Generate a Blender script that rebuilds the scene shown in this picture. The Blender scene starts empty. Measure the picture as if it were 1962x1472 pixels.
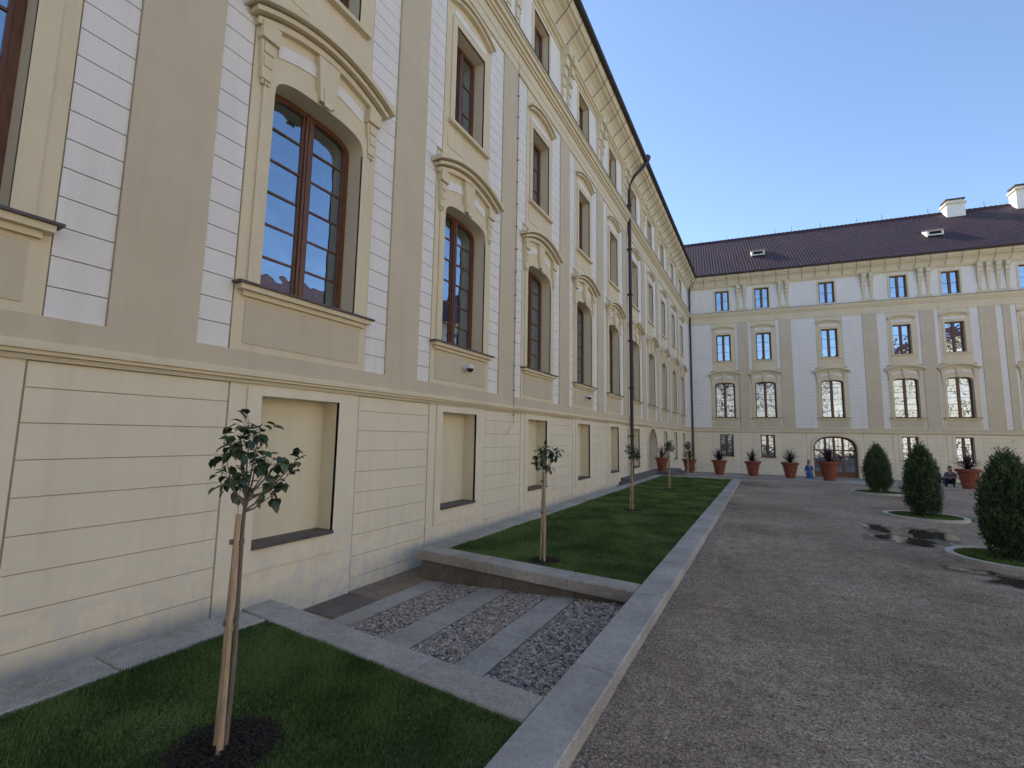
import bpy, math, random
import numpy as np
from mathutils import Vector, Matrix
random.seed(7); rng=np.random.default_rng(7)
scn=bpy.context.scene
# ------------------------------------------------------------------ helpers
def newmat(name):
    m=bpy.data.materials.new(name); m.use_nodes=True
    nt=m.node_tree; nt.nodes.clear()
    o=nt.nodes.new('ShaderNodeOutputMaterial'); b=nt.nodes.new('ShaderNodeBsdfPrincipled')
    nt.links.new(b.outputs[0],o.inputs[0])
    return m,nt,b,o
def N(nt,t,**k):
    n=nt.nodes.new(t)
    for a,v in k.items():
        if a in n.inputs: n.inputs[a].default_value=v
        else: setattr(n,a,v)
    return n
def noise(nt,scale,detail=4,rough=.6,vec=None):
    n=nt.nodes.new('ShaderNodeTexNoise'); n.inputs['Scale'].default_value=scale
    n.inputs['Detail'].default_value=detail; n.inputs['Roughness'].default_value=rough
    if vec is None:
        tc=nt.nodes.new('ShaderNodeTexCoord'); vec=tc.outputs['Object']
    nt.links.new(vec,n.inputs['Vector']); return n
def ramp(nt,fac,stops):
    r=nt.nodes.new('ShaderNodeValToRGB'); e=r.color_ramp.elements
    while len(e)>1: e.remove(e[-1])
    e[0].position=stops[0][0]; e[0].color=(*stops[0][1],1)
    for p,c in stops[1:]:
        x=e.new(p); x.color=(*c,1)
    nt.links.new(fac,r.inputs[0]); return r
def mixc(nt,fac,a,b,mode='MIX'):
    m=nt.nodes.new('ShaderNodeMix'); m.data_type='RGBA'; m.blend_type=mode
    for s,v in ((m.inputs[0],fac),(m.inputs[6],a),(m.inputs[7],b)):
        if hasattr(v,'is_linked') or hasattr(v,'links'): nt.links.new(v,s)
        elif isinstance(v,(int,float)): s.default_value=v
        else: s.default_value=(*v,1)
    return m.outputs[2]
def bump(nt,h,strength,dist,b,prev=None):
    n=nt.nodes.new('ShaderNodeBump'); n.inputs['Strength'].default_value=strength; n.inputs['Distance'].default_value=dist
    nt.links.new(h,n.inputs['Height'])
    if prev is not None: nt.links.new(prev.outputs[0],n.inputs['Normal'])
    nt.links.new(n.outputs[0],b.inputs['Normal']); return n
def stucco(name,col,var=.06,grain=.5,dirt=False):
    m,nt,b,o=newmat(name)
    n1=noise(nt,.7,3,.65); n2=noise(nt,140,2,.6); n3=noise(nt,9,3,.6)
    c=np.array(col); r=ramp(nt,n1.outputs[0],[(.3,tuple(c*(1-var))),(.7,tuple(np.minimum(c*(1+var*.6),.9)))])
    g=ramp(nt,n2.outputs[0],[(.3,(1-.12*grain,)*3),(.65,(1,1,1))])
    col_=mixc(nt,1.0,r.outputs[0],g.outputs[0],'MULTIPLY')
    tc=N(nt,'ShaderNodeTexCoord'); mp=N(nt,'ShaderNodeMapping'); mp.inputs['Scale'].default_value=(3,3,.25)
    nt.links.new(tc.outputs['Object'],mp.inputs[0]); n4=noise(nt,1.5,3,.7,mp.outputs[0])
    g2=ramp(nt,n4.outputs[0],[(.48,(1,1,1)),(.8,(.92,.91,.885))])
    col_=mixc(nt,1.0,col_,g2.outputs[0],'MULTIPLY')
    if dirt:
        sx=N(nt,'ShaderNodeSeparateXYZ'); nt.links.new(tc.outputs['Object'],sx.inputs[0])
        mr=N(nt,'ShaderNodeMapRange'); mr.inputs[1].default_value=.95; mr.inputs[2].default_value=-.3; nt.links.new(sx.outputs[2],mr.inputs[0])
        mu=N(nt,'ShaderNodeMath',operation='MULTIPLY'); nt.links.new(mr.outputs[0],mu.inputs[0])
        n5=noise(nt,4,5,.7); rr=ramp(nt,n5.outputs[0],[(.46,(0,0,0)),(.58,(1,1,1))]); nt.links.new(rr.outputs[0],mu.inputs[1])
        mu2=N(nt,'ShaderNodeMath',operation='MULTIPLY'); mu2.inputs[1].default_value=.75; nt.links.new(mu.outputs[0],mu2.inputs[0])
        col_=mixc(nt,mu2.outputs[0],col_,(.62,.60,.56))
    nt.links.new(col_,b.inputs['Base Color']); b.inputs['Roughness'].default_value=.92
    b.inputs['Specular IOR Level'].default_value=.2
    bump(nt,n2.outputs[0],.45*grain,.006,b)
    return m
def plain(name,col,rough=.6,var=.15,scale=8,metal=0,bumpd=.002,spec=.4):
    m,nt,b,o=newmat(name); n1=noise(nt,scale,3,.6); c=np.array(col)
    r=ramp(nt,n1.outputs[0],[(.3,tuple(c*(1-var))),(.7,tuple(c*(1+var)))])
    nt.links.new(r.outputs[0],b.inputs['Base Color']); b.inputs['Roughness'].default_value=rough
    b.inputs['Metallic'].default_value=metal; b.inputs['Specular IOR Level'].default_value=spec
    bump(nt,n1.outputs[0],.3,bumpd,b); return m
CREAM=stucco('cream_stucco',(.77,.67,.47),.05,.6)
CREAML=stucco('cream_plinth_stucco',(.84,.755,.57),.05,.4,dirt=True)
TAN=stucco('tan_stucco',(.67,.58,.42),.06,1.0)
WHITE=stucco('white_stucco',(.88,.845,.79),.03,1.0)
GROOVE=stucco('groove_stucco',(.50,.42,.28),.05,.6)
NICHE=stucco('niche_stucco',(.79,.70,.50),.04,.4)
def wood(name,col,rough=.4):
    m,nt,b,o=newmat(name); tc=N(nt,'ShaderNodeTexCoord'); mp=N(nt,'ShaderNodeMapping'); mp.inputs['Scale'].default_value=(12,12,1.2)
    nt.links.new(tc.outputs['Object'],mp.inputs[0]); n=noise(nt,4,4,.6,mp.outputs[0]); c=np.array(col)
    r=ramp(nt,n.outputs[0],[(.3,tuple(c*.6)),(.7,tuple(c*1.3))]); nt.links.new(r.outputs[0],b.inputs['Base Color'])
    b.inputs['Roughness'].default_value=rough; bump(nt,n.outputs[0],.2,.002,b); return m
WOOD=wood('brown_window_wood',(.145,.058,.026)); STAKE=wood('stake_wood',(.50,.36,.23),.7); BARK=wood('bark',(.20,.16,.125),.85)
INNER=plain('inner_casement_paint',(.30,.26,.22),.5)
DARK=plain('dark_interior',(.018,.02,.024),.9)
CURT=plain('curtain_fabric',(.42,.42,.42),.9,.25,3)
IRON=plain('dark_iron',(.035,.032,.03),.5,.3,6)
COPPER=plain('weathered_copper_pipe',(.045,.035,.032),.6,.35,5)
SLATE=plain('slate_sill',(.10,.085,.08),.55,.3,10)
def glassmat():
    m=bpy.data.materials.new('window_glass'); m.use_nodes=True; nt=m.node_tree; nt.nodes.clear()
    o=N(nt,'ShaderNodeOutputMaterial'); t=N(nt,'ShaderNodeBsdfTransparent'); t.inputs[0].default_value=(.55,.63,.70,1)
    g=N(nt,'ShaderNodeBsdfGlossy'); g.inputs['Roughness'].default_value=.010; g.inputs['Color'].default_value=(.70,.84,1,1)
    lw=N(nt,'ShaderNodeFresnel'); lw.inputs[0].default_value=1.5
    mr=N(nt,'ShaderNodeMapRange'); mr.inputs[1].default_value=.04; mr.inputs[2].default_value=.5; mr.inputs[3].default_value=.52; mr.inputs[4].default_value=.95
    nt.links.new(lw.outputs[0],mr.inputs[0])
    mx=N(nt,'ShaderNodeMixShader'); nt.links.new(mr.outputs[0],mx.inputs[0]); nt.links.new(t.outputs[0],mx.inputs[1]); nt.links.new(g.outputs[0],mx.inputs[2])
    n=noise(nt,1.6,2,.5); bp=N(nt,'ShaderNodeBump'); bp.inputs['Strength'].default_value=.35; bp.inputs['Distance'].default_value=.035
    nt.links.new(n.outputs[0],bp.inputs['Height']); nt.links.new(bp.outputs[0],g.inputs['Normal'])
    nt.links.new(mx.outputs[0],o.inputs[0]); return m
GLASS=glassmat()
def roofmat():
    m,nt,b,o=newmat('roof_tiles'); tc=N(nt,'ShaderNodeTexCoord'); sp=N(nt,'ShaderNodeSeparateXYZ'); nt.links.new(tc.outputs['Object'],sp.inputs[0])
    cb=N(nt,'ShaderNodeCombineXYZ'); nt.links.new(sp.outputs[0],cb.inputs[0]); nt.links.new(sp.outputs[2],cb.inputs[1])
    br=N(nt,'ShaderNodeTexBrick'); br.inputs['Scale'].default_value=1; br.inputs['Brick Width'].default_value=.24; br.inputs['Row Height'].default_value=.2
    br.inputs['Mortar Size'].default_value=.012; br.offset=0
    br.inputs['Color1'].default_value=(.088,.034,.042,1); br.inputs['Color2'].default_value=(.045,.022,.032,1); br.inputs['Mortar'].default_value=(.018,.010,.014,1)
    nt.links.new(cb.outputs[0],br.inputs[0])
    n=noise(nt,.5,3,.6); r=ramp(nt,n.outputs[0],[(.3,(.75,.75,.8)),(.7,(1.15,1.1,1.1))])
    nt.links.new(mixc(nt,1.0,br.outputs[0],r.outputs[0],'MULTIPLY'),b.inputs['Base Color'])
    w=N(nt,'ShaderNodeTexWave'); w.inputs['Scale'].default_value=1/.24*.314; w.wave_profile='SIN'; nt.links.new(cb.outputs[0],w.inputs[0])
    b.inputs['Roughness'].default_value=.6; bump(nt,w.outputs[0],.8,.04,b); return m
ROOF=roofmat()
def granite(name,base,dark=.5):
    m,nt,b,o=newmat(name); n=noise(nt,130,2,.7); n2=noise(nt,1.3,4,.65); n3=noise(nt,14,3,.7)
    c=np.array(base); r=ramp(nt,n.outputs[0],[(.33,tuple(c*dark)),(.48,tuple(c)),(.66,tuple(c*1.35))])
    r2=ramp(nt,n2.outputs[0],[(.3,(.70,.69,.67)),(.65,(1.08,1.07,1.05))]); r3=ramp(nt,n3.outputs[0],[(.3,(.82,.81,.79)),(.6,(1.03,1.03,1.03))])
    x=mixc(nt,1.0,r.outputs[0],r2.outputs[0],'MULTIPLY'); x=mixc(nt,1.0,x,r3.outputs[0],'MULTIPLY')
    nt.links.new(x,b.inputs['Base Color']); b.inputs['Roughness'].default_value=.75
    bump(nt,n3.outputs[0],.35,.006,b); return m
GRAN=granite('granite',(.45,.425,.385)); GRAN2=granite('granite_warm',(.42,.385,.335)); GRANROUGH=granite('rough_dark_granite',(.20,.17,.135),dark=.3); BORDER=granite('light_granite_border',(.54,.515,.47)); STEP=granite('step_stone',(.15,.145,.14))
SLABS=[granite('brown_slate_paving',(.23,.165,.12),dark=.7),granite('grey_slate_paving',(.18,.145,.12),dark=.7),granite('tan_slate_paving',(.29,.215,.155),dark=.7)]

class MB:
    def __init__(s): s.v=[];s.f=[];s.m=[];s.mats=[]
    def mi(s,mat):
        if mat not in s.mats: s.mats.append(mat)
        return s.mats.index(mat)
    def poly(s,pts,mat):
        i=len(s.v); s.v+= [(p[0],-p[1],p[2]) for p in pts]; s.f.append(tuple(range(i,i+len(pts)))); s.m.append(s.mi(mat))
    def box(s,u0,u1,d0,d1,z0,z1,mat,back=False):
        q=lambda u,d,z:(u,d,z)
        s.poly([q(u0,d1,z0),q(u1,d1,z0),q(u1,d1,z1),q(u0,d1,z1)],mat)
        s.poly([q(u0,d0,z0),q(u0,d1,z0),q(u0,d1,z1),q(u0,d0,z1)],mat)
        s.poly([q(u1,d0,z0),q(u1,d0,z1),q(u1,d1,z1),q(u1,d1,z0)],mat)
        s.poly([q(u0,d0,z1),q(u0,d1,z1),q(u1,d1,z1),q(u1,d0,z1)],mat)
        s.poly([q(u0,d0,z0),q(u1,d0,z0),q(u1,d1,z0),q(u0,d1,z0)],mat)
        if back: s.poly([q(u0,d0,z0),q(u0,d0,z1),q(u1,d0,z1),q(u1,d0,z0)],mat)
    def prism(s,front,d0,d1,mat):
        s.poly([(u,d1,z) for u,z in front],mat)
        n=len(front)
        for i in range(n):
            a,b=front[i],front[(i+1)%n]
            s.poly([(a[0],d0,a[1]),(b[0],d0,b[1]),(b[0],d1,b[1]),(a[0],d1,a[1])],mat)
    def tube(s,pts,r,mat,seg=8):
        rings=[]; pts=[Vector(p) for p in pts]
        for i,p in enumerate(pts):
            t=(pts[min(i+1,len(pts)-1)]-pts[max(i-1,0)]).normalized()
            if abs(t.z)<.95: a=t.cross(Vector((0,0,1))).normalized()
            else: a=t.cross(Vector((0,1,0))).normalized()
            b=t.cross(a); rr=r[i] if isinstance(r,(list,tuple)) else r
            rings.append([p+(a*math.cos(k*2*math.pi/seg)+b*math.sin(k*2*math.pi/seg))*rr for k in range(seg)])
        for i in range(len(rings)-1):
            for k in range(seg):
                s.poly([rings[i][k],rings[i][(k+1)%seg],rings[i+1][(k+1)%seg],rings[i+1][k]],mat)
        s.poly(rings[0],mat); s.poly(rings[-1],mat)
    def obj(s,name,parent=None,smooth=False):
        me=bpy.data.meshes.new(name)
        me.from_pydata(s.v,[],s.f)
        for m in s.mats: me.materials.append(m)
        me.polygons.foreach_set('material_index',s.m)
        if smooth: me.polygons.foreach_set('use_smooth',[True]*len(s.f))
        me.update(); o=bpy.data.objects.new(name,me); scn.collection.objects.link(o)
        if parent: o.parent=parent
        return o
def empty(name,loc=(0,0,0),rz=0):
    e=bpy.data.objects.new(name,None); e.location=loc; e.rotation_euler=(0,0,rz); scn.collection.objects.link(e); e.empty_display_size=.2; return e

# ------------------------------------------------------------------ facade parts
def curve(c,hw,zs,rise,n=3.2,seg=18):
    P=[]
    for i in range(seg+1):
        th=math.pi*(1-i/seg); cs,sn=math.cos(th),math.sin(th)
        P.append((c+hw*math.copysign(abs(cs)**(2/n),cs), zs+rise*abs(sn)**(2/n)))
    P[0]=(c-hw,zs);P[-1]=(c+hw,zs); return P
def panel(B,u0,u1,z0,z1,d,mat,holes=(),dback=0.0):
    us=sorted({u0,u1,*[x for h in holes for x in h[:2] if u0<x<u1]}); zs=sorted({z0,z1,*[x for h in holes for x in h[2:4] if z0<x<z1]})
    for i in range(len(us)-1):
        for j in range(len(zs)-1):
            cu,cz=(us[i]+us[i+1])/2,(zs[j]+zs[j+1])/2
            if any(h[0]<cu<h[1] and h[2]<cz<h[3] for h in holes): continue
            B.poly([(us[i],d,zs[j]),(us[i+1],d,zs[j]),(us[i+1],d,zs[j+1]),(us[i],d,zs[j+1])],mat)
    if d>dback:
        for a in ((u0,z0,u1,z0),(u1,z0,u1,z1),(u1,z1,u0,z1),(u0,z1,u0,z0)):
            B.poly([(a[0],dback,a[1]),(a[2],dback,a[3]),(a[2],d,a[3]),(a[0],d,a[1])],mat)
def reveal(B,c,hw,z0,z1,df,db,mat,arch=None):
    B.poly([(c-hw,df,z0),(c-hw,db,z0),(c-hw,db,arch[0] if arch else z1),(c-hw,df,arch[0] if arch else z1)],mat)
    B.poly([(c+hw,df,z0),(c+hw,db,z0),(c+hw,db,arch[0] if arch else z1),(c+hw,df,arch[0] if arch else z1)],mat)
    B.poly([(c-hw,df,z0),(c+hw,df,z0),(c+hw,db,z0),(c-hw,db,z0)],mat)
    if not arch: B.poly([(c-hw,df,z1),(c+hw,df,z1),(c+hw,db,z1),(c-hw,db,z1)],mat)
    else:
        P=curve(c,hw,arch[0],arch[1],arch[2])
        for a,b in zip(P,P[1:]): B.poly([(a[0],df,a[1]),(b[0],df,b[1]),(b[0],db,b[1]),(a[0],db,a[1])],mat)
def spandrel(B,c,hw,arch,ztop,d,mat):
    P=curve(c,hw,*arch)
    for a,b in zip(P,P[1:]):
        B.poly([(a[0],d,a[1]),(b[0],d,b[1]),(b[0],d,ztop),(a[0],d,ztop)],mat)
def architrave(B,c,hw,z0,z1,w,d0,d1,mat,arch=None):
    B.box(c-hw-w,c-hw,d0,d1,z0,arch[0] if arch else z1,mat); B.box(c+hw,c+hw+w,d0,d1,z0,arch[0] if arch else z1,mat)
    if not arch: B.box(c-hw-w,c+hw+w,d0,d1,z1,z1+w,mat)
    else:
        P=curve(c,hw,*arch);Q=curve(c,hw+w,arch[0],arch[1]+w,arch[2])
        for i in range(len(P)-1):
            B.poly([(P[i][0],d1,P[i][1]),(P[i+1][0],d1,P[i+1][1]),(Q[i+1][0],d1,Q[i+1][1]),(Q[i][0],d1,Q[i][1])],mat)
            B.poly([(Q[i][0],d0,Q[i][1]),(Q[i+1][0],d0,Q[i+1][1]),(Q[i+1][0],d1,Q[i+1][1]),(Q[i][0],d1,Q[i][1])],mat)
def arcband(B,c,hs,ze,rise,th,d0,d1,mat,seg=14):
    P=[]
    for i in range(seg+1):
        t=-1+2*i/seg; P.append((c+hs*t, ze+rise*(1-t*t)))
    for a,b in zip(P,P[1:]):
        B.poly([(a[0],d1,a[1]),(b[0],d1,b[1]),(b[0],d1,b[1]+th),(a[0],d1,a[1]+th)],mat)
        B.poly([(a[0],d0,a[1]),(b[0],d0,b[1]),(b[0],d1,b[1]),(a[0],d1,a[1])],mat)
        B.poly([(a[0],d0,a[1]+th),(b[0],d0,b[1]+th),(b[0],d1,b[1]+th),(a[0],d1,a[1]+th)],mat)
    for a in (P[0],P[-1]): B.poly([(a[0],d0,a[1]),(a[0],d1,a[1]),(a[0],d1,a[1]+th),(a[0],d0,a[1]+th)],mat)
def window(F,G,c,hw,z0,z1,d,rows,cols=1,arch=None,detail=True):
    fr=.075; mw=.065
    F.box(c-hw,c-hw+fr,d-.08,d,z0,z1,WOOD); F.box(c+hw-fr,c+hw,d-.08,d,z0,z1,WOOD)
    F.box(c-hw+fr,c+hw-fr,d-.08,d,z0,z0+fr*1.2,WOOD); F.box(c-hw+fr,c+hw-fr,d-.08,d-.001,z1-fr*1.1,z1,WOOD)
    if arch:
        P=curve(c,hw,*arch);Q=curve(c,hw-fr,arch[0]-.01,arch[1]-fr,arch[2])
        for i in range(len(P)-1):
            F.poly([(P[i][0],d+.002,P[i][1]),(P[i+1][0],d+.002,P[i+1][1]),(Q[i+1][0],d+.002,Q[i+1][1]),(Q[i][0],d+.002,Q[i][1])],WOOD)
            F.poly([(Q[i][0],d+.002,Q[i][1]),(Q[i+1][0],d+.002,Q[i+1][1]),(Q[i+1][0],d-.06,Q[i+1][1]),(Q[i][0],d-.06,Q[i][1])],WOOD)
    F.box(c-mw,c+mw,d-.08,d+.02,z0+fr*1.2,z1-fr*1.1,WOOD)
    if detail: F.box(c-.018,c+.018,d+.02,d+.035,z0+fr*1.2,z1-fr*1.1,WOOD)
    zz0,zz1=z0+fr*1.2,z1-fr*1.1
    for sgn in (-1,1):
        a,b=(c-hw+fr,c-mw) if sgn<0 else (c+mw,c+hw-fr)
        sf=.04
        F.box(a,a+sf,d-.06,d-.012,zz0,zz1,WOOD);F.box(b-sf,b,d-.06,d-.012,zz0,zz1,WOOD)
        for k in range(1,rows):
            z=zz0+(zz1-zz0)*k/rows; F.box(a+sf,b-sf,d-.05,d-.02,z-.015,z+.015,WOOD)
        for k in range(1,cols):
            u=a+(b-a)*k/cols; F.box(u-.011,u+.011,d-.05,d-.022,zz0,zz1,WOOD)
        for k in range(rows):
            za=zz0+(zz1-zz0)*k/rows; zb=zz0+(zz1-zz0)*(k+1)/rows
            tilt=random.uniform(-.004,.004); t2=random.uniform(-.003,.003)
            G.poly([(a,d-.04+tilt,za),(b,d-.04-tilt,za),(b,d-.04-tilt+t2,zb),(a,d-.04+tilt+t2,zb)],GLASS)
        if detail:
            F.box(a,a+.05,d-.25,d-.2,zz0,zz1,INNER);F.box(b-.05,b,d-.25,d-.2,zz0,zz1,INNER)
            for k in range(1,rows):
                z=zz0+(zz1-zz0)*k/rows; F.box(a+.05,b-.05,d-.25,d-.21,z-.015,z+.015,INNER)
        if hw>.7:
            n=10; cw=(b-a)*random.choice([.25,.35,.5]); x0=a if sgn<0 else b-cw
            for k in range(n):
                u0=x0+cw*k/n;u1=x0+cw*(k+1)/n; e0=d-.36+.03*(k%2);e1=d-.36+.03*((k+1)%2)
                F.poly([(u0,e0,zz0),(u1,e1,zz0),(u1,e1,zz1),(u0,e0,zz1)],CURT)
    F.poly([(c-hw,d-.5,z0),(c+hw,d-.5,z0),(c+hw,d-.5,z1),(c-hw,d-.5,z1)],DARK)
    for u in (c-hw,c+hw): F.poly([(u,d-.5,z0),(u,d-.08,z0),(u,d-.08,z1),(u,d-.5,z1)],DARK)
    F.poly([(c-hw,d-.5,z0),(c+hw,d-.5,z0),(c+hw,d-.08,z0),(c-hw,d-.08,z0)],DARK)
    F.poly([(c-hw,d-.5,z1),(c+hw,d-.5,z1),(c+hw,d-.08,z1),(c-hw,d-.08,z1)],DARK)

def facade(parent,U0,U1,zb,cols,pils,lower,detail_fn):
    W_=MB();T=MB();F=MB();G=MB();R=MB()
    holes=[]; A=(6.9,.34,3.2)
    MH=.82
    for c in cols:
        holes+= [(c-MH,c+MH,4.08,7.24),(c-.6,c+.6,9.2,11.62),(c-.57,c+.57,13.88,15.72)]
    for c,k in lower:
        if k=='niche': holes.append((c-.65,c+.65,.61,2.63))
        elif k=='win': holes.append((c-.55,c+.55,.7,2.6))
        elif k=='arch': holes.append((c-1.2,c+1.2,.3,2.72))
        elif k=='door': holes.append((c-1.55,c+1.55,-.8,2.55))
    panel(W_,U0,U1,zb,16.2,0,GROOVE,holes)
    rows=[-.52,-.18,.16,.50,.84,1.18,1.52,1.86,2.20,2.53,2.78]
    free=[];x=U0
    bl=sorted([(c-(1.08 if k!='door' else 2.0),c+(1.08 if k!='door' else 2.0)) if k!='arch' else (c-1.5,c+1.5) for c,k in lower])
    for a,b in bl:
        if a>x: free.append((x,a)); x=max(x,b)
    free.append((x,U1))
    for a,b in free:
        zz=[zb]+[r for r in rows if r>zb+.1]
        for z0,z1 in zip(zz,zz[1:]):
            W_.box(a+.010,b-.010,0,.016,z0,z1-.010,CREAML)
    for c,k in lower:
        if k in('niche','win'):
            hw,z0,z1=(.65,.61,2.63) if k=='niche' else (.55,.7,2.6)
            panel(W_,c-1.07,c+1.07,zb,2.78,.024,CREAML,[(c-hw,c+hw,z0,z1)])
            w=.2
            T.box(c-hw-w,c-hw,.0,.055,z0-.28,z1,CREAML);T.box(c+hw,c+hw+w,.0,.055,z0-.28,z1,CREAML);T.box(c-hw-w,c+hw+w,.0,.057,z1,z1+.12,CREAML);T.box(c-hw,c+hw,.0,.053,z0-.28,z0-.001,CREAML)
            if k=='niche':
                reveal(W_,c,hw,z0,z1,.053,-.3,NICHE); W_.poly([(c-hw,-.3,z0),(c+hw,-.3,z0),(c+hw,-.3,z1),(c-hw,-.3,z1)],NICHE)
                T.box(c-hw+.004,c+hw-.004,-.29,.09,z0+.002,z0+.05,SLATE)
            else:
                reveal(W_,c,hw,z0,z1,.053,-.28,CREAML); window(F,G,c,hw,z0,z1,-.2,4,1,detail=False)
                T.box(c-hw-.05,c+hw+.05,-.1,.12,z0-.05,z0+.01,SLATE)
        elif k=='arch':
            a=(1.6,1.12,2.0); panel(W_,c-1.49,c+1.49,zb,2.78,.024,CREAML,[(c-1.2,c+1.2,.3,2.72)]); spandrel(W_,c,1.2,a,2.72,.024,CREAML)
            reveal(W_,c,1.2,.3,2.72,.024,-.9,CREAML,a); W_.poly([(c-1.2,-.9,.3),(c+1.2,-.9,.3),(c+1.2,-.9,2.75),(c-1.2,-.9,2.75)],TAN)
            F.box(c-.8,c+.8,-.9,-.82,.3,2.3,WOOD); architrave(T,c,1.2,.3,2.72,.2,.024,.07,CREAM,a)
        elif k=='door':
            a=(1.35,1.2,2.6); hw=1.55
            panel(W_,c-1.98,c+1.98,zb,2.78,.024,CREAML,[(c-hw,c+hw,-.8,2.55)]); spandrel(W_,c,hw,a,2.55,.024,CREAML)
            reveal(W_,c,hw,zb,2.55,.07,-.4,CREAML,a); architrave(T,c,hw,zb,2.55,.22,.024,.07,CREAM,a)
            d=-.3
            P=curve(c,hw,*a);Q=curve(c,hw-.16,a[0],a[1]-.14,a[2])
            for i in range(len(P)-1):
                F.poly([(P[i][0],d,P[i][1]),(P[i+1][0],d,P[i+1][1]),(Q[i+1][0],d,Q[i+1][1]),(Q[i][0],d,Q[i][1])],WOOD)
            for u in (-1.47,-.62,0.,.62,1.47): F.box(c+u-.08,c+u+.08,d-.1,d+.01+.001*u,-.8,1.9 if abs(u)>1 else 2.5,WOOD)
            F.box(c-hw,c+hw,d-.09,d+.004,-.8,-.35,WOOD); F.box(c-hw,c+hw,d-.09,d+.006,1.35,1.45,WOOD)
            for u in (-1.05,-.31,.31,1.05): F.box(c+u-.015,c+u+.015,d-.08,d-.01,-.35,2.4,WOOD)
            G.poly([(c-hw,d-.05,-.8),(c+hw,d-.05,-.8),(c+hw,d-.04,2.55),(c-hw,d-.04,2.55)],GLASS)
            F.poly([(c-hw,d-.9,-.8),(c+hw,d-.9,-.8),(c+hw,d-.9,2.6),(c-hw,d-.9,2.6)],CURT)
    for z0,z1,d in ((2.78,2.83,.06),(2.832,2.87,.10),(2.872,2.93,.135),(2.932,2.96,.09),(2.962,3.2,.065)):
        T.box(U0,U1,0,d,z0,z1,CREAM if d>.07 else TAN)
    for a,b in pils: T.box(a,b,0,.065,3.2,12.7,TAN)
    def gaps(half):
        occ=sorted([(a,b) for a,b in pils]+[(c-half,c+half) for c in cols]); x=U0; out=[]
        for a,b in occ:
            if a>x+.05: out.append((x,a))
            x=max(x,b)
        if U1>x+.05: out.append((x,U1))
        return out
    zr=[3.2+.302*i for i in range(32)]
    for z in zr:
        half=1.14 if z<8.3 else .96
        z1=min(z+.302,12.7)
        if z1-z<.05: continue
        for a,b in gaps(half):
            T.box(a+.006,b-.006,0,.028,z+.006,z1-.006,WHITE)
    for c in cols:
        det=detail_fn(c)
        panel(T,c-1.13,c+1.13,3.2,8.25,.04,CREAM,[(c-MH,c+MH,4.08,7.24)]); spandrel(T,c,MH,A,7.24,.04,CREAM)
        T.box(c-.98,c+.98,.04,.052,3.3,3.88,TAN)
        architrave(T,c,MH,4.08,7.24,.17,.04,.075,CREAM,A); reveal(T,c,MH,4.08,7.24,.075,-.3,CREAM,A)
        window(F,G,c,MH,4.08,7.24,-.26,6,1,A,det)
        T.box(c-1.05,c+1.05,.04,.10,3.92,3.985,CREAM);T.box(c-1.12,c+1.12,.04,.17,3.987,4.055,CREAM); T.box(c-1.17,c+1.17,-.2,.21,4.057,4.085,SLATE)
        arcband(T,c,.80,7.50,.16,.2,.04,.058,WHITE)
        arcband(T,c,1.16,7.72,.30,.10,.04,.13,CREAM); arcband(T,c,1.24,7.82,.32,.07,.04,.22,CREAM); arcband(T,c,1.32,7.89,.34,.09,.04,.31,CREAM); arcband(T,c,1.30,7.983,.34,.02,.04,.29,CREAM)
        for s in (-1,1):
            x=c+s*.98
            T.box(x-.13,x+.13,.04,.17,7.56,7.80,CREAM); T.prism([(x-.11,7.56),(x+.11,7.56),(x+.07,7.0),(x-.07,7.0)],.04,.11,CREAM)
            if det:
                T.box(x-.07,x+.07,.11,.135,7.38,7.52,CREAM);T.box(x-.06,x+.06,.11,.13,7.18,7.32,CREAM)
                for k in (-1,0,1): T.box(x+k*.045-.014,x+k*.045+.014,.04,.1,6.93,6.99,CREAM)
        T.prism([(c-.13,7.27),(c+.13,7.27),(c+.2,7.98),(c-.2,7.98)],.04,.15,CREAM)
        T.prism([(c-.07,7.21),(c+.07,7.21),(c+.09,7.5),(c-.09,7.5)],.15,.17,CREAM)
        panel(T,c-.95,c+.95,8.3,12.7,.036,CREAM,[(c-.6,c+.6,9.2,11.62)])
        T.box(c-.8,c+.8,.036,.05,8.55,9.0,CREAM)
        architrave(T,c,.6,9.2,11.62,.16,.036,.075,CREAM); reveal(T,c,.6,9.2,11.62,.075,-.3,CREAM)
        T.box(c-.82,c+.82,.036,.15,9.1,9.18,CREAM)
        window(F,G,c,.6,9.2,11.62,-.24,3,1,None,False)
        T.box(c-.66,c+.66,.036,.05,11.85,12.02,WHITE); arcband(T,c,.85,12.05,.2,.07,.036,.15,CREAM); arcband(T,c,.92,12.12,.22,.06,.036,.21,CREAM)
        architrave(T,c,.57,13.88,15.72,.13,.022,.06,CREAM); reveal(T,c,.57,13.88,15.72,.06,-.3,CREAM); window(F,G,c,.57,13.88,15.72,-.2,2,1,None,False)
    panel(T,U0,U1,13.7,16.2,.022,WHITE,[(c-.57,c+.57,13.88,15.72) for c in cols])
    for z0,z1,d in ((12.7,12.95,.08),(12.952,13.25,.095),(13.252,13.33,.15),(13.332,13.45,.20),(13.452,13.6,.27),(13.602,13.66,.31)):
        T.box(U0,U1,0,d,z0,z1,CREAM)
    T.box(U0,U1,0,.33,13.662,13.69,SLATE)
    for a,b in pils:
        m=(a+b)/2
        for s in (-.27,.27):
            x=m+s
            n=6
            for i in range(n):
                t0,t1=i/n,(i+1)/n; za,zb_=14.0+2.1*t0,14.0+2.1*t1; w=.07+.09*t1; d=.05+.3*t1**2.2
                T.box(x-w,x+w,.022,d+.02,za,zb_-.004,CREAM)
        T.box(m-.5,m+.5,.022,.05,13.7,13.98,CREAM)
    T.box(U0,U1,.022,.06,15.95,16.05,CREAM)
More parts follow.
